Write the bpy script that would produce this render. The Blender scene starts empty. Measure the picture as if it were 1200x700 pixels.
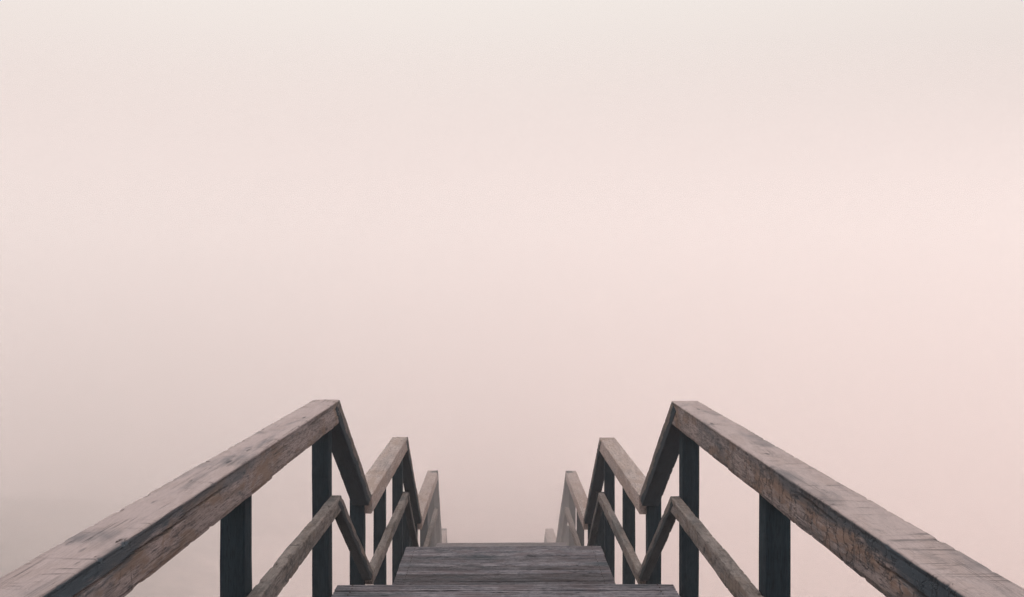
import bpy, math, random
from mathutils import Vector, Matrix, noise
random.seed(7)
S = bpy.context.scene
COL = S.collection

# ------------------------------------------------------------------ camera
EYE = 1.585
cam_d = bpy.data.cameras.new('camera')
cam = bpy.data.objects.new('camera', cam_d)
COL.objects.link(cam)
S.camera = cam
cam_d.sensor_width = 36.0
cam_d.lens = 28.8
cam_d.clip_start = 0.05
cam_d.clip_end = 2000
cam.location = (0, 0, EYE)
cam.rotation_euler = (math.radians(90 - 0.54), 0, math.radians(-0.48))

# ------------------------------------------------------------------ render / exposure
S.render.engine = 'CYCLES'
S.cycles.use_denoising = True
S.cycles.denoiser = 'OPENIMAGEDENOISE'
S.cycles.denoising_input_passes = 'RGB_ALBEDO_NORMAL'
S.cycles.denoising_prefilter = 'FAST'
S.cycles.max_bounces = 32
S.cycles.diffuse_bounces = 3
S.cycles.volume_bounces = 32
S.cycles.sample_clamp_indirect = 4.0
S.view_settings.view_transform = 'Standard'
S.view_settings.look = 'None'
S.view_settings.exposure = 0.0
S.view_settings.gamma = 1.0

# ------------------------------------------------------------------ sky: fog-white, paler overhead, pinker at the horizon
SUN_EL, SUN_AZ = math.radians(50), math.radians(-22)      # ahead and a little to the right
W = bpy.data.worlds.new('World'); S.world = W; W.use_nodes = True
nt = W.node_tree; nt.nodes.clear()
out = nt.nodes.new('ShaderNodeOutputWorld'); bg = nt.nodes.new('ShaderNodeBackground')
nt.links.new(bg.outputs[0], out.inputs[0])
tc = nt.nodes.new('ShaderNodeTexCoord')
sep = nt.nodes.new('ShaderNodeSeparateXYZ'); nt.links.new(tc.outputs['Generated'], sep.inputs[0])
rz = nt.nodes.new('ShaderNodeValToRGB'); nt.links.new(sep.outputs['Z'], rz.inputs[0])
el = rz.color_ramp.elements
el[0].position = 0.0; el[0].color = (0.78, 0.625, 0.60, 1)
el[1].position = 1.0; el[1].color = (1.38, 1.32, 1.28, 1)
for p_, c_ in ((0.10, (0.80, 0.66, 0.63, 1)), (0.33, (0.87, 0.80, 0.755, 1))):
    e_ = rz.color_ramp.elements.new(p_); e_.color = c_
sv = (math.cos(SUN_EL) * math.sin(SUN_AZ), math.cos(SUN_EL) * math.cos(SUN_AZ), math.sin(SUN_EL))
dt = nt.nodes.new('ShaderNodeVectorMath'); dt.operation = 'DOT_PRODUCT'
nt.links.new(tc.outputs['Generated'], dt.inputs[0]); dt.inputs[1].default_value = sv
mr = nt.nodes.new('ShaderNodeMapRange'); nt.links.new(dt.outputs['Value'], mr.inputs[0])
mr.inputs[1].default_value = -0.7; mr.inputs[2].default_value = 0.95
mr.inputs[3].default_value = 0.82; mr.inputs[4].default_value = 1.03
vm = nt.nodes.new('ShaderNodeVectorMath'); vm.operation = 'SCALE'
nt.links.new(rz.outputs[0], vm.inputs[0]); nt.links.new(mr.outputs[0], vm.inputs['Scale'])
nt.links.new(vm.outputs[0], bg.inputs[0]); bg.inputs[1].default_value = 1.0

sun_d = bpy.data.lights.new('sun', 'SUN'); sun = bpy.data.objects.new('sun', sun_d); COL.objects.link(sun)
sun_d.energy = 0.40; sun_d.angle = math.radians(20); sun_d.color = (1.0, 0.96, 0.94)
sun.rotation_euler = Vector(sv).to_track_quat('Z', 'Y').to_euler()

# ------------------------------------------------------------------ helpers
def tag(o, label=None, cat=None, group=None, kind=None):
    if label: o['label'] = label
    if cat: o['category'] = cat
    if group: o['group'] = group
    if kind: o['kind'] = kind
    return o

def empty(name, loc, label, cat, group=None):
    o = bpy.data.objects.new(name, None); COL.objects.link(o); o.location = loc
    o.empty_display_size = 0.2
    return tag(o, label, cat, group)

def link_mesh(name, verts, faces, mat, parent=None, smooth=False, matrix=None):
    me = bpy.data.meshes.new(name); me.from_pydata(verts, [], faces); me.update()
    me.materials.append(mat)
    if smooth:
        me.polygons.foreach_set('use_smooth', [True] * len(me.polygons))
    o = bpy.data.objects.new(name, me); COL.objects.link(o)
    place(o, parent, matrix)
    return o

def place(o, parent, matrix):
    if parent is not None:
        o.parent = parent
        if matrix is not None:
            o.matrix_basis = Matrix.Translation(-parent.location) @ matrix
        else:
            o.location = -parent.location
    elif matrix is not None:
        o.matrix_basis = matrix

class NT:
    def __init__(s, t): s.t = t
    def n(s, typ, **kw):
        x = s.t.nodes.new(typ)
        for k, v in kw.items(): setattr(x, k, v)
        return x
    def l(s, a, b): s.t.links.new(a, b)
    def noise(s, vec, scale, detail=4, rough=0.6, dist=0.0):
        x = s.n('ShaderNodeTexNoise'); s.l(vec, x.inputs['Vector'])
        x.inputs['Scale'].default_value = scale; x.inputs['Detail'].default_value = detail
        x.inputs['Roughness'].default_value = rough; x.inputs['Distortion'].default_value = dist
        return x.outputs['Fac']
    def ramp(s, fac, a, b, lo=0.0, hi=1.0):
        x = s.n('ShaderNodeMapRange'); x.interpolation_type = 'SMOOTHSTEP'
        s.l(fac, x.inputs[0]); x.inputs[1].default_value = a; x.inputs[2].default_value = b
        x.inputs[3].default_value = lo; x.inputs[4].default_value = hi
        return x.outputs[0]
    def math(s, op, a, b=None):
        x = s.n('ShaderNodeMath', operation=op)
        for i, v in enumerate((a, b)):
            if v is None: continue
            if isinstance(v, (int, float)): x.inputs[i].default_value = v
            else: s.l(v, x.inputs[i])
        return x.outputs[0]
    def mix(s, fac, a, b):
        x = s.n('ShaderNodeMix', data_type='RGBA')
        if isinstance(fac, (int, float)): x.inputs[0].default_value = fac
        else: s.l(fac, x.inputs[0])
        for i, v in ((6, a), (7, b)):
            if isinstance(v, tuple): x.inputs[i].default_value = (*v, 1)
            else: s.l(v, x.inputs[i])
        return x.outputs[2]
    def scaled(s, vec, sc):
        x = s.n('ShaderNodeMapping'); s.l(vec, x.inputs['Vector']); x.inputs['Scale'].default_value = sc
        return x.outputs[0]

def wood(name, light, mid, dark, stain=0.5, stain_col=(0.03, 0.05, 0.065), saw=0.0, crack=0.5,
         bump=0.5, rough=0.85, topband=0.0, brown=None, vary=0.0, calm=1.0, bark=0.0):
    """weathered timber; every beam's local X runs along its length"""
    m = bpy.data.materials.new(name); m.use_nodes = True
    t = m.node_tree; t.nodes.clear(); N = NT(t)
    o = N.n('ShaderNodeOutputMaterial'); b = N.n('ShaderNodeBsdfPrincipled'); N.l(b.outputs[0], o.inputs[0])
    tc = N.n('ShaderNodeTexCoord'); oi = N.n('ShaderNodeObjectInfo')
    off = N.n('ShaderNodeVectorMath', operation='SCALE'); off.inputs[0].default_value = (31, 17, 23)
    N.l(oi.outputs['Random'], off.inputs['Scale'])
    ad = N.n('ShaderNodeVectorMath', operation='ADD'); N.l(tc.outputs['Object'], ad.inputs[0]); N.l(off.outputs[0], ad.inputs[1])
    v = ad.outputs[0]
    fine = N.noise(N.scaled(v, (22, 210, 210)), 1.0, 6, 0.75, 0.5)
    grain = N.noise(N.scaled(v, (2.6, 34, 34)), 1.0, 6, 0.7, 1.0)
    blot = N.noise(N.scaled(v, (1.6, 5, 5)), 1.0, 4, 0.6, 0.5)
    patch = N.noise(N.scaled(v, (4.5, 12, 12)), 1.0, 5, 0.7, 0.6)
    spk = N.noise(v, 260.0, 3, 0.7)
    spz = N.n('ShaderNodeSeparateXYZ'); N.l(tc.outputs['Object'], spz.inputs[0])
    sidem = N.ramp(spz.outputs['Z'], -0.003, -0.010, calm, 1.0)      # top face worn smoother; mask also paints it paler than the sides, as lit
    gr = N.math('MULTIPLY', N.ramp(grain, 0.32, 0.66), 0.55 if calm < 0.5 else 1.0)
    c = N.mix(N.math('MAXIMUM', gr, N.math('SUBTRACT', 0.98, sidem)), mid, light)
    c = N.mix(N.math('MULTIPLY', N.math('MULTIPLY', N.ramp(fine, 0.46, 0.64), 0.85), sidem), c, dark)
    c = N.mix(N.math('MULTIPLY', N.math('MULTIPLY', N.ramp(spk, 0.56, 0.70), 0.6), sidem), c, dark)
    if brown:
        c = N.mix(N.math('MULTIPLY', N.math('MULTIPLY', N.ramp(patch, 0.46, 0.60), 0.75), sidem), c, brown)
    # damp, algae-blue staining in big soft patches
    st = N.math('MULTIPLY', N.ramp(blot, 0.50, 0.72), stain)
    c = N.mix(st, c, stain_col)
    if bark:
        # rough side face: crazed, broken into scaly patches by dark upright cracks
        wv = N.n('ShaderNodeVectorMath', operation='ADD'); N.l(N.scaled(v, (17, 9, 9)), wv.inputs[0])
        nz = N.n('ShaderNodeTexNoise'); N.l(N.scaled(v, (22, 22, 22)), nz.inputs['Vector']); nz.inputs['Scale'].default_value = 1.0; nz.inputs['Detail'].default_value = 4
        ns = N.n('ShaderNodeVectorMath', operation='SCALE'); N.l(nz.outputs['Color'], ns.inputs[0]); ns.inputs['Scale'].default_value = 1.5
        N.l(ns.outputs[0], wv.inputs[1])
        ve = N.n('ShaderNodeTexVoronoi', feature='DISTANCE_TO_EDGE'); N.l(wv.outputs[0], ve.inputs['Vector']); ve.inputs['Scale'].default_value = 1.0
        bk = N.math('MULTIPLY', N.math('MULTIPLY', N.ramp(ve.outputs['Distance'], 0.075, 0.01), sidem), N.ramp(patch, 0.36, 0.52))
        c = N.mix(N.math('MULTIPLY', bk, bark), c, dark)
    # small dark marks: knots, bruises, insect runs
    vo = N.n('ShaderNodeTexVoronoi'); N.l(N.scaled(v, (5, 19, 19)), vo.inputs['Vector']); vo.inputs['Scale'].default_value = 1.0
    vo.inputs['Randomness'].default_value = 1.0
    kn = N.math('MULTIPLY', N.ramp(vo.outputs['Distance'], 0.17, 0.07), N.ramp(patch, 0.42, 0.55))
    c = N.mix(N.math('MULTIPLY', kn, 0.75), c, dark)
    # checks along the grain
    ck = N.noise(N.scaled(v, (1.7, 75, 75)), 1.0, 2, 0.45, 0.35)
    ckl = N.ramp(N.math('ABSOLUTE', N.math('SUBTRACT', ck, 0.5)), 0.020, 0.004)
    ckm = N.ramp(N.noise(N.scaled(v, (2.3, 9, 9)), 1.0, 2, 0.5), 0.52, 0.62)
    cr = N.math('MULTIPLY', N.math('MULTIPLY', ckl, ckm), crack)
    c = N.mix(cr, c, dark)
    h = N.math('ADD', N.math('MULTIPLY', fine, -0.6), N.math('MULTIPLY', spk, 0.25))
    h = N.math('ADD', h, N.math('MULTIPLY', grain, 0.5))
    h = N.math('SUBTRACT', h, N.math('MULTIPLY', cr, 1.2))
    h = N.math('SUBTRACT', h, N.math('MULTIPLY', kn, 0.6))
    if bark: h = N.math('SUBTRACT', h, N.math('MULTIPLY', bk, 1.0))
    if saw > 0:
        # rough-sawn strokes across the side faces
        sw = N.noise(N.scaled(v, (55, 3, 7)), 1.0, 3, 0.6, 1.2)
        sm = N.math('MULTIPLY', N.ramp(sw, 0.60, 0.70), N.ramp(N.noise(N.scaled(v, (3.1, 4, 4)), 1.0, 2), 0.45, 0.6))
        c = N.mix(N.math('MULTIPLY', sm, saw), c, dark)
        h = N.math('SUBTRACT', h, N.math('MULTIPLY', sm, 0.7))
        # a few full-height saw nicks
        s2 = N.noise(N.scaled(v, (14, 0.6, 1.2)), 1.0, 1, 0.4, 0.4)
        s3 = N.ramp(N.math('ABSOLUTE', N.math('SUBTRACT', s2, 0.60)), 0.012, 0.003)
        s3 = N.math('MULTIPLY', s3, N.ramp(N.noise(N.scaled(v, (2.2, 6, 14)), 1.0, 2), 0.55, 0.62))
        c = N.mix(N.math('MULTIPLY', s3, saw * 0.8), c, dark)
        h = N.math('SUBTRACT', h, s3)
    if topband > 0:
        # the old dark stain that runs along the side just under the top arris
        sp = N.n('ShaderNodeSeparateXYZ'); N.l(tc.outputs['Object'], sp.inputs[0])
        wob = N.math('MULTIPLY', N.math('SUBTRACT', blot, 0.5), 0.16)
        wob = N.math('ADD', wob, N.math('MULTIPLY', N.math('SUBTRACT', fine, 0.5), 0.06))
        zz = N.math('ADD', sp.outputs['Z'], wob)
        bd = N.math('MULTIPLY', N.ramp(zz, -0.062, -0.028), N.ramp(sp.outputs['Z'], -0.001, -0.007))
        bd = N.math('MULTIPLY', N.math('MULTIPLY', bd, topband), N.ramp(N.math('ADD', sp.outputs['X'], N.math('MULTIPLY', patch, 1.2)), 4.6, 6.4, 1.0, 0.22))
        c = N.mix(bd, c, stain_col)
    if vary:
        vs = N.n('ShaderNodeVectorMath', operation='SCALE'); N.l(c, vs.inputs[0])
        N.l(N.ramp(oi.outputs['Random'], 0.0, 1.0, 1 - vary, 1 + vary), vs.inputs['Scale']); c = vs.outputs[0]
    N.l(c, b.inputs['Base Color'])
    b.inputs['Roughness'].default_value = rough
    b.inputs['Specular IOR Level'].default_value = 0.25
    bp = N.n('ShaderNodeBump'); bp.inputs['Strength'].default_value = bump; bp.inputs['Distance'].default_value = 0.006
    N.l(h, bp.inputs['Height']); N.l(bp.outputs[0], b.inputs['Normal'])
    return m

M_RAIL = wood('weathered_rail_wood', (0.48, 0.395, 0.395), (0.21, 0.165, 0.155), (0.028, 0.036, 0.046),
              stain=0.75, stain_col=(0.05, 0.07, 0.09), saw=0.45, crack=0.5, bump=1.0, topband=1.0, brown=(0.19, 0.13, 0.10), calm=0.2, bark=0.0)
M_RAIL_B = wood('weathered_scaly_rail_wood', (0.49, 0.405, 0.40), (0.21, 0.165, 0.152), (0.028, 0.036, 0.046),
              stain=0.65, stain_col=(0.045, 0.062, 0.08), saw=0.5, crack=0.3, bump=1.0, topband=1.0, brown=(0.21, 0.135, 0.10), calm=0.2, bark=0.5)
M_RAIL2 = wood('weathered_lower_rail_wood', (0.46, 0.38, 0.355), (0.35, 0.285, 0.27), (0.08, 0.07, 0.07),
               stain=0.35, stain_col=(0.15, 0.15, 0.16), saw=0.4, crack=0.4, bump=0.5, brown=(0.28, 0.21, 0.18))
M_SLOPE = wood('shaded_sloping_rail_wood', (0.014, 0.030, 0.044), (0.008, 0.019, 0.030), (0.004, 0.009, 0.014),
               stain=0.3, stain_col=(0.012, 0.026, 0.038), saw=0.2, crack=0.3, bump=0.4)  # shade of the sloping rails' undersides put into a dark colour
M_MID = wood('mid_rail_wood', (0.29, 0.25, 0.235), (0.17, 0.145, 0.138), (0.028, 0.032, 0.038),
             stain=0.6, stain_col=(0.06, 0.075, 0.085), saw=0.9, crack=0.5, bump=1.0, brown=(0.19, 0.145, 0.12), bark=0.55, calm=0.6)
M_SMID = wood('shaded_mid_rail_wood', (0.025, 0.034, 0.042), (0.014, 0.022, 0.030), (0.008, 0.012, 0.016),
             stain=0.6, stain_col=(0.03, 0.042, 0.05), saw=0.5, crack=0.5, bump=0.6)  # same painted shade for the sloping mid rails
M_LIT_SIDE = wood('lit_side_wood', (0.17, 0.145, 0.138), (0.095, 0.085, 0.083), (0.02, 0.025, 0.03),
             stain=0.5, stain_col=(0.05, 0.065, 0.075), saw=0.6, crack=0.5, bump=0.7, brown=(0.17, 0.13, 0.11))  # paler copy that paints the light on the sloping rails' inner side
M_POST = wood('backlit_post_wood', (0.016, 0.032, 0.044), (0.005, 0.016, 0.026), (0.002, 0.006, 0.010),
              stain=0.3, stain_col=(0.008, 0.022, 0.028), saw=0.15, crack=0.4, bump=0.3, rough=0.95)  # backlit shade of the posts put into the dark base colour
M_DECK = wood('grey_deck_wood', (0.29, 0.27, 0.295), (0.125, 0.122, 0.145), (0.014, 0.020, 0.030),
              stain=0.75, stain_col=(0.028, 0.048, 0.06), saw=0.0, crack=1.0, bump=1.0, brown=(0.13, 0.108, 0.118), vary=0.42)

M_NAIL = bpy.data.materials.new('rusty_nail'); M_NAIL.use_nodes = True
_n = M_NAIL.node_tree.nodes['Principled BSDF']; _n.inputs['Base Color'].default_value = (0.035, 0.022, 0.018, 1); _n.inputs['Roughness'].default_value = 0.7

def hsh(*a):
    return noise.noise(Vector(a))

def beam(name, p0, p1, w, hv, mat, parent, step=0.05, psteps=2, wob=0.0015, rad=0.006, seed=0,
         vertical_ends=True, groove=None, notch=None, label=None, inner=None):
    """a timber whose top centre line runs p0 -> p1 (world). hv = height measured vertically."""
    p0 = Vector(p0); p1 = Vector(p1); d = p1 - p0; L = d.length; ax = d.normalized()
    side = Vector((0, 0, 1)).cross(ax)
    if side.length < 1e-4: side = Vector((-1, 0, 0))
    side.normalize(); up = ax.cross(side)
    c = up.z if vertical_ends else 1.0
    h = hv * c
    tanp = (ax.z / up.z) if vertical_ends and abs(up.z) > 1e-3 else 0.0
    mat4 = Matrix(((ax.x, side.x, up.x, p0.x), (ax.y, side.y, up.y, p0.y), (ax.z, side.z, up.z, p0.z), (0, 0, 0, 1)))
    # perimeter as a list of (corner_y, corner_z, arc angle or None) so the corner radius can vary along the length
    nL = max(2, int(L / step))
    wy, hz = w / 2, h
    sides = []
    corners = [(wy, 0, 0), (-wy, 0, 90), (-wy, -hz, 180), (wy, -hz, 270)]
    py = psteps if isinstance(psteps, tuple) else (psteps, psteps)
    verts, faces = [], []
    ring_n = None
    for i in range(nL + 1):
        s = L * i / nL
        ring = []
        for k, (cy, cz, a0) in enumerate(corners):
            r = rad * (1.0 + 0.9 * hsh(s * 5.0, k * 7.3, seed * 3.1) + 0.9 * max(0, hsh(s * 31, k * 3.3, seed) - 0.25) * 6)
            r = max(0.0015, r)
            sy, sz = (1 if cy > 0 else -1), (1 if cz == 0 else -1)
            ccy, ccz = cy - sy * r, cz - sz * r
            for a in (0, 30, 60, 90):
                # corner order: +y top going to -y top, and so on (counter-clockwise looking down +X)
                ang = math.radians(a0 + a)
                ring.append((ccy + r * math.cos(ang), ccz + r * math.sin(ang)))
            nx = corners[(k + 1) % 4]
            n = py[0] if k in (0, 2) else py[1]
            ncy, ncz = nx[0], nx[1]
            r2 = rad
            for j in range(1, n):
                f = j / n
                if k in (0, 2):
                    y_ = cy * (1 - 2 * f); y_ = max(-wy + 2 * rad, min(wy - 2 * rad, y_)); ring.append((y_, cz))
                else:
                    z_ = (cz * (1 - f) + ncz * f); z_ = max(-hz + 2 * rad, min(-2 * rad, z_)); ring.append((cy, z_))
        ring_n = len(ring)
        for (y, z) in ring:
            x = s
            dy = wob * hsh(s * 3.0, z * 9 + seed, 1.7) * 1.6 + wob * 0.6 * hsh(s * 14, z * 40, seed + 9.1)
            dz = wob * hsh(s * 2.3, y * 9 + seed, 8.7) * 1.6 + wob * 0.6 * hsh(s * 17, y * 40, seed + 4.1)
            if groove: 
                g = groove(s, y, z)
                if g: y += g * (-1 if y > 0 else 1)
            if notch: dz += notch(s, y, z)
            if vertical_ends and tanp:
                # shear near the ends only through x so the end cuts stay plumb
                fe = 1 - 2 * s / L
                x = s - (z * tanp)
            verts.append((x, y + dy, z + dz))
    for i in range(nL):
        for j in range(ring_n):
            a = i * ring_n + j; b = i * ring_n + (j + 1) % ring_n
            faces.append((a, b, b + ring_n, a + ring_n))
    faces.append(tuple(range(ring_n))[::-1])
    faces.append(tuple(nL * ring_n + j for j in range(ring_n)))
    faces = [f[::-1] for f in faces]
    o = link_mesh(name, verts, faces, mat, parent, smooth=True, matrix=mat4)
    me = o.data
    for pi in (-1, -2): me.polygons[len(me.polygons) + pi].use_smooth = False
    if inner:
        # upper part of the side towards the steps: light painted as a paler material
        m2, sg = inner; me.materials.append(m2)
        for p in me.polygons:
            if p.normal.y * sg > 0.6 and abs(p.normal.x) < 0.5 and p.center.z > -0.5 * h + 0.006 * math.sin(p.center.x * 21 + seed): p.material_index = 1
    if label: o['label'] = label
    return o

# ------------------------------------------------------------------ the stair's long section, measured from the photograph
# landing: (y start of rails, y end, rail top z, deck top z)
LAND = [(-2.4, 4.40, 1.000, 0.000), (5.46, 7.62, 0.224, -0.795), (9.03, 11.43, -0.925, -1.939), (13.2, 14.76, -2.705, -3.720)]
GROUND = -5.9
FOOT = (16.9, -4.85, GROUND + 0.05)      # the last flight reaches the ground here: y, rail top z, z
CL = [(-5, 0.0), (4.40, 0.004), (5.46, 0.004), (7.62, -0.014), (9.03, -0.026), (11.43, -0.046), (13.2, -0.11), (14.76, -0.165), (18.4, -0.30)]
def cx(y):
    for (a, xa), (b, xb) in zip(CL, CL[1:]):
        if y <= b: return xa + (xb - xa) * (y - a) / (b - a)
    return CL[-1][1]
X_IN, RW, RH = 0.893, 0.143, 0.127
XP, PW = 0.987, 0.090                      # post centre and width
DK = 0.906                                # half width of the decks

# ------------------------------------------------------------------ ground and sky-wide haze
def gz(x, y):
    t = (y + 1.5) / 9.5
    t = max(0.0, min(1.0, t)); t = t * t * (3 - 2 * t)
    z = -0.28 + (GROUND + 0.28) * t
    w = 0.25 * noise.fractal(Vector((x * 0.22, y * 0.22, 2.0)), 0.8, 2.1, 4) * min(1, max(0.15, abs(x) / 3))
    mound = 2.0 * math.exp(-(((x + 15) / 6.5) ** 2 + ((y - 20) / 7.0) ** 2))
    return z + w + mound
def axis(r):
    return [-r * 1.0, *[-220, -150, -100, -70, -52], *[-40 + 1.25 * i for i in range(65)], *[52, 70, 100, 150, 220], r]
gxs, gys = axis(420), axis(420)
gv = [(x, y, gz(x, y)) for y in gys for x in gxs]
nx_ = len(gxs)
gf = [(j * nx_ + i, j * nx_ + i + 1, (j + 1) * nx_ + i + 1, (j + 1) * nx_ + i) for j in range(len(gys) - 1) for i in range(nx_ - 1)]
m = bpy.data.materials.new('sand_and_scrub'); m.use_nodes = True
N = NT(m.node_tree); b = m.node_tree.nodes['Principled BSDF']
tc = N.n('ShaderNodeTexCoord'); v = tc.outputs['Object']
c = N.mix(N.ramp(N.noise(v, 0.12, 5, 0.6), 0.46, 0.58), (0.78, 0.67, 0.64), (0.68, 0.585, 0.555))
c = N.mix(N.math('MULTIPLY', N.ramp(N.noise(v, 6.0, 5, 0.7), .5, .7), 0.4), c, (0.30, 0.25, 0.22))
sp = N.n('ShaderNodeSeparateXYZ'); N.l(v, sp.inputs[0])
# dark scrub covers the bluff and its shoulder on the left; pale sand below
edge = N.math('ADD', sp.outputs['X'], N.math('MULTIPLY', N.noise(v, 0.35, 4, 0.7), 5.0))
scrub = N.math('MULTIPLY', N.ramp(edge, -2.5, -6.0), N.ramp(edge, -19.0, -12.0))
c = N.mix(scrub, c, N.mix(N.ramp(N.noise(v, 1.4, 5, 0.7), .4, .6), (0.045, 0.045, 0.03), (0.10, 0.085, 0.06)))
N.l(c, b.inputs['Base Color']); b.inputs['Roughness'].default_value = 1.0
bp = N.n('ShaderNodeBump'); bp.inputs['Strength'].default_value = 0.6; bp.inputs['Distance'].default_value = 0.1
N.l(N.noise(v, 4.0, 6, 0.7), bp.inputs['Height']); N.l(bp.outputs[0], b.inputs['Normal'])
ground = link_mesh('ground', gv, gf, m, smooth=True)
tag(ground, 'foggy ground sloping away beneath the wooden stairs', kind='structure')

# ------------------------------------------------------------------ landings (joists, beams, deck boards)
def board_mesh(name, length, depth, thick, seed):
    """a decking board with worn edges, local X across the stairs"""
    n = 26; e = depth / 2
    prof = [(-e + .004, 0)]
    for g in (-e * .36, e * .36): prof += [(g - .006, 0), (g - .0035, -.008), (g + .0035, -.008), (g + .006, 0)]
    prof += [(e - .004, 0), (e, -.004), (e, -thick), (-e, -thick), (-e, -.004)]
    vs, fs = [], []
    for i in range(n + 1):
        x = -length/2 + length * i / n
        for (y, z) in prof:
            vs.append((x, y + .0022 * hsh(x * 4, y * 30, seed), z + .0022 * hsh(x * 3, y * 15, seed + 5.5)))
    k = len(prof)
    for i in range(n):
        for j in range(k):
            a = i * k + j; b_ = i * k + (j + 1) % k
            fs.append((a, b_, b_ + k, a + k))
    fs.append(tuple(range(k))[::-1]); fs.append(tuple(n * k + j for j in range(k)))
    fs = [f[::-1] for f in fs]
    me = bpy.data.meshes.new(name); me.from_pydata(vs, [], fs); me.update(); me.materials.append(M_DECK)
    return me
BOARDS = [board_mesh('deck_board', 2 * DK, 0.078, 0.034, s * 3.7) for s in range(6)]
TREADS = [board_mesh('tread_board', 1.72, 0.128, 0.038, 50 + s * 3.7) for s in range(3)]

def put_board(parent, me, name, x, y, z, yaw):
    o = bpy.data.objects.new(name, me); COL.objects.link(o)
    mt = Matrix.Translation((x, y, z)) @ Matrix.Rotation(yaw, 4, 'Z') @ Matrix.Rotation(math.radians(random.uniform(-.5, .5)), 4, 'X')
    place(o, parent, mt)
    return o

LAND_LABEL = ['nearest wooden landing, its last grey boards along the bottom of the picture',
              'second wooden landing of grey cross boards, one short flight below the nearest',
              'third wooden landing, only its far edge showing past the second',
              'lowest wooden landing, almost lost in the fog below the third']
for i, (y0, y1, rz_, dz_) in enumerate(LAND):
    e0 = y0 if i == 0 else y0 - 0.02
    L = empty('landing', (cx(y1), (y0 + y1) / 2, dz_), LAND_LABEL[i], 'landing', 'wooden landings of the staircase')
    pitch = 0.0925
    y = y1 + (0.02 if i == 0 else 0.0) - 0.048
    while y > e0:
        sag = random.uniform(-0.004, 0.004)
        yaw = math.atan2(-(cx(y1) - cx(y0)), (y1 - y0)) + random.uniform(-.0015, .0015)
        put_board(L, random.choice(BOARDS), 'deck_board', cx(y) + random.uniform(-.003, .003), y, dz_ + sag, yaw)
        y -= pitch
    nv, nf = [], []
    y = y1 + (0.02 if i == 0 else 0.0) - 0.048
    while y > e0:
        for x in (-0.82, 0.82):
            for q in (-0.022, 0.022):
                b0 = len(nv); px_, py2 = cx(y) + x + random.uniform(-.004, .004), y + q + random.uniform(-.003, .003)
                for k in range(8):
                    a = k * math.pi / 4; nv.append((px_ + .0034 * math.cos(a), py2 + .0034 * math.sin(a), dz_ - 0.003))
                for k in range(8):
                    a = k * math.pi / 4; nv.append((px_ + .0029 * math.cos(a), py2 + .0029 * math.sin(a), dz_ + 0.0038))
                nf.append(tuple(b0 + 8 + k for k in range(8)))
                for k in range(8): nf.append((b0 + k, b0 + (k + 1) % 8, b0 + 8 + (k + 1) % 8, b0 + 8 + k))
        y -= pitch
    tag(link_mesh('nail_heads', nv, nf, M_NAIL, L), kind='stuff')
    for x in (-0.82, -0.27, 0.27, 0.82):
        beam('joist', (cx(y0) + x, e0, dz_ - 0.041), (cx(y1) + x, y1, dz_ - 0.041), 0.045, 0.15, M_POST, L, step=0.6, psteps=1)
    ys = [y1 - 0.10, y0 + 0.25] + ([1.6, 3.0] if i == 0 else [])
    for yb in ys:
        beam('cross_beam', (cx(yb) - 0.92, yb, dz_ - 0.195), (cx(yb) + 0.92, yb, dz_ - 0.195), 0.05, 0.18, M_POST, L, step=0.6, psteps=1)

# ------------------------------------------------------------------ flights
FL_LABEL = ['upper flight of wooden steps between the nearest and second landings',
            'second flight of wooden steps between the second and third landings',
            'steep third flight of wooden steps going down from third landing into fog',
            'last long flight of wooden steps down to the ground in the fog']
ends = []
for i in range(4):
    a = (LAND[i][1] + 0.02, LAND[i][3])
    bb = (LAND[i + 1][0], LAND[i + 1][3]) if i < 3 else (FOOT[0], FOOT[2])
    ends.append((a, bb))
for i, ((ya, za), (yb, zb)) in enumerate(ends):
    F = empty('flight_of_steps', (cx(ya), ya, zb), FL_LABEL[i], 'steps', 'flights of the wooden staircase')
    n = max(2, round((za - zb) / 0.19)); rise = (za - zb) / n; run = (yb - ya) / n
    yaw = math.atan2(-(cx(yb) - cx(ya)), yb - ya)
    for k in range(1, n):
        yc = ya + run * (k - 0.5); zc = za - rise * k
        two = run > 0.20
        for q in ((-0.067, 0.067) if two else (0.0,)):
            put_board(F, random.choice(TREADS), 'tread_board', cx(yc), yc + q, zc, yaw)
    for s in (-1, 1):
        o = beam('stringer', (cx(ya) + s * 0.882, ya + 0.03, za - 0.02), (cx(yb) + s * 0.882, yb - 0.03, zb - 0.02 - rise * 0),
             0.042, 0.36, M_POST, F, step=0.4, psteps=1)

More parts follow.
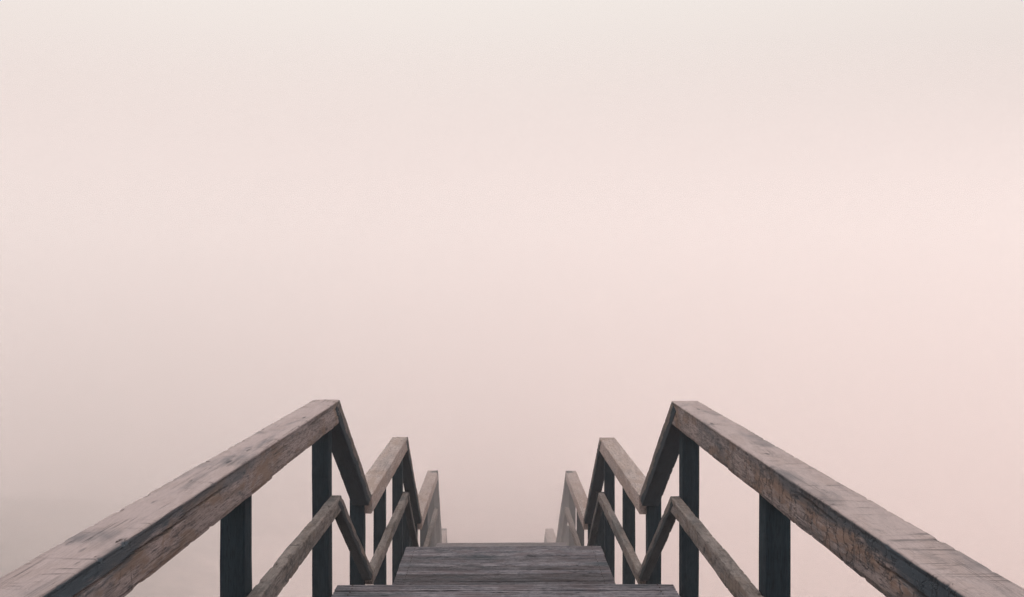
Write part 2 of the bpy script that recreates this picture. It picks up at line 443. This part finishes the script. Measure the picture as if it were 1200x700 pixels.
# ------------------------------------------------------------------ railings
def side_rail(sd):
    lab = ('weathered wooden railing zigzagging down the left side of the stairs' if sd < 0 else
           'weathered wooden railing zigzagging down the right side of the stairs')
    R = empty('railing', (sd * XP, 0, 0), lab, 'railing', 'two railings of the staircase')
    seed = 3.3 if sd < 0 else 11.9
    def X(y, off): return cx(y) + sd * off
    xr = X_IN + RW / 2
    drop = 0.0 if sd < 0 else 0.008          # the right-hand rail sits a touch lower
    for i, (y0, y1, rt, dk) in enumerate(LAND):
        near = i == 0; rt = rt - drop
        groove = notch = None
        if near:
            def groove(s, y, z, y0=y0):
                # splits along the inner face
                inner = (y < -0.05) if sd < 0 else (y > 0.05)
                if not inner: return 0
                yw = y0 + s; g = 0
                cracks = (((1.55, 2.02, 0.051, 0.0), (1.92, 2.30, 0.044, -0.006), (2.22, 2.62, 0.041, 0.002), (3.7, 4.1, 0.03, 0.01)) if sd < 0
                          else ((2.2, 2.5, 0.036, 0.01), (1.5, 1.95, 0.06, 0.0)))
                for (a, b_, dp, tl) in cracks:
                    if a < yw < b_:
                        f = (yw - a) / (b_ - a); zc = -dp + tl * f + 0.0035 * hsh(yw * 9, 3.1, seed)
                        wdt = 0.0048 * math.sin(math.pi * f) ** 0.5
                        dd = abs(z - zc)
                        if dd < wdt: g = max(g, 0.018 * (1 - dd / (wdt + 1e-5)) + 0.004)
                return g
            def notch(s, y, z, y0=y0):
                if z > -0.09: return 0
                yw = y0 + s
                if sd < 0:
                    return -0.007 if yw < 3.13 else 0.0
                return -0.003 if yw < 3.3 else 0.0
        ye = y1 - 0.0012
        beam('handrail', (X(y0, xr), y0 + 0.0012, rt), (X(ye, xr), ye, rt), RW, RH, (M_RAIL if sd < 0 else M_RAIL_B) if near else M_RAIL2, R,
             step=0.012 if near else 0.03, psteps=(14, 62) if near else (5, 5), wob=0.0012 if near else 0.0012,
             rad=0.0065 if near else 0.006, seed=seed + i, groove=groove, notch=notch)
        # mid rail on the inner face of the posts
        mz = rt - 0.515
        beam('mid_rail', (X(y0, 0.912), y0 + (0.0 if near else 0.0012), mz), (X(ye, 0.912), ye, mz), 0.054, 0.086, M_MID, R,
             step=0.015 if near else 0.03, psteps=(4, 10) if near else (2, 4), wob=0.0016, rad=0.007, seed=seed + 20 + i)
        # posts
        if near: py_ = [-1.1, 0.30, 1.62, 3.04, 4.44]
        elif i == 1: py_ = [5.497, 6.525, 7.665]
        elif i == 2: py_ = [9.068, 10.36, 11.48]
        else: py_ = [13.235, 14.80]
        for yp in py_:
            top = rt - RH + 0.002
            if yp > y1: top = rt - RH - 0.012
            if i > 0 and yp == py_[0]: top = rt - 0.008      # the rails are notched round this one
            zb = gz(X(yp, XP), yp) - 0.4
            beam('post', (X(yp, XP), yp, top), (X(yp, XP), yp, zb), PW, PW, M_POST, R, step=0.25, psteps=2,
                 wob=0.0015, rad=0.004, seed=seed + yp, vertical_ends=False)
    # sloping rails: narrower timber, mitred plumb against the level ones
    xs = X_IN + 0.053
    for i in range(4):
        y0, z0 = LAND[i][1], LAND[i][2] - drop
        y1, z1 = (LAND[i + 1][0], LAND[i + 1][2] - drop) if i < 3 else (FOOT[0], FOOT[1])
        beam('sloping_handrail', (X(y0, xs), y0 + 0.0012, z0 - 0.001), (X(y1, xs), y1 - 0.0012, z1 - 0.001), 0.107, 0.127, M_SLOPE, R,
             step=0.03, psteps=(4, 12), wob=0.002, rad=0.006, seed=seed + 40 + i, inner=(M_LIT_SIDE, -sd),
             label='dark sloping top rail with painted-in shade')
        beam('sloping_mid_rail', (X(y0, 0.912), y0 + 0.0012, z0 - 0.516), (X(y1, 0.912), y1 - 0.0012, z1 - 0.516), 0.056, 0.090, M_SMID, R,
             step=0.03, psteps=(2, 10), wob=0.002, rad=0.006, seed=seed + 60 + i, inner=(M_LIT_SIDE, -sd))
    # a post under the middle of the second and third flights
    for (i, yp) in ((1, 8.28), (2, 12.30)):
        (ya, za), (yb, zb_) = (LAND[i][1], LAND[i][2]), (LAND[i + 1][0], LAND[i + 1][2])
        zt = za + (zb_ - za) * (yp + 0.04 - ya) / (yb - ya) - drop - 0.10
        beam('post', (X(yp, XP), yp, zt), (X(yp, XP), yp, gz(X(yp, XP), yp) - 0.4), PW, PW, M_POST, R, step=0.25, psteps=2,
             wob=0.0015, rad=0.004, seed=seed + yp, vertical_ends=False)
    yp = FOOT[0] - 0.05
    beam('post', (X(yp, XP), yp, FOOT[1] - 0.16), (X(yp, XP), yp, GROUND - 0.4), PW, PW, M_POST, R, step=0.25, seed=seed, vertical_ends=False)
    # diagonal braces between the tall outer posts, under the decks
    for (ya, yb, za, zb) in ((5.535, 7.665, -1.2, -3.2), (9.05, 11.48, -2.4, -4.6), (11.48, 13.27, -2.9, -5.4)):
        beam('brace', (X(ya, XP + PW / 2 + 0.022), ya, za), (X(yb, XP + PW / 2 + 0.022), yb, zb), 0.04, 0.12, M_POST, R, step=0.3, psteps=1, seed=seed)
    return R
side_rail(-1)
side_rail(1)

# ------------------------------------------------------------------ haze
def box(name, lo, hi, mat):
    x0, y0, z0 = lo; x1, y1, z1 = hi
    v = [(x0,y0,z0),(x1,y0,z0),(x1,y1,z0),(x0,y1,z0),(x0,y0,z1),(x1,y0,z1),(x1,y1,z1),(x0,y1,z1)]
    f = [(0,3,2,1),(4,5,6,7),(0,1,5,4),(1,2,6,5),(2,3,7,6),(3,0,4,7)]
    return link_mesh(name, v, f, mat)
def fog(name, density, g):
    m = bpy.data.materials.new(name); m.use_nodes = True; t = m.node_tree; t.nodes.clear()
    o_ = t.nodes.new('ShaderNodeOutputMaterial'); pv = t.nodes.new('ShaderNodeVolumePrincipled')
    pv.inputs['Color'].default_value = (1.0, 0.976, 0.975, 1); pv.inputs['Density'].default_value = density
    pv.inputs['Anisotropy'].default_value = g
    t.links.new(pv.outputs[0], o_.inputs['Volume'])
    return m
zlo = min(v_[2] for v_ in gv) - 1.0
hz_ = box('haze', (-430, -430, zlo), (430, 430, EYE + 1.4), fog('thin_haze', 0.004, 0.2))
tag(hz_, 'pale pinkish haze filling the air around the stairs', kind='stuff')
# the thick fog lying beyond and below: it begins between the second and the third landing
fb = box('fog_bank', (-400, 9.6, zlo + 0.3), (400, 400, EYE + 3.0), fog('thick_fog', 0.135, 0.1))
tag(fb, 'thick pale fog bank that swallows the lower stairs', kind='stuff')
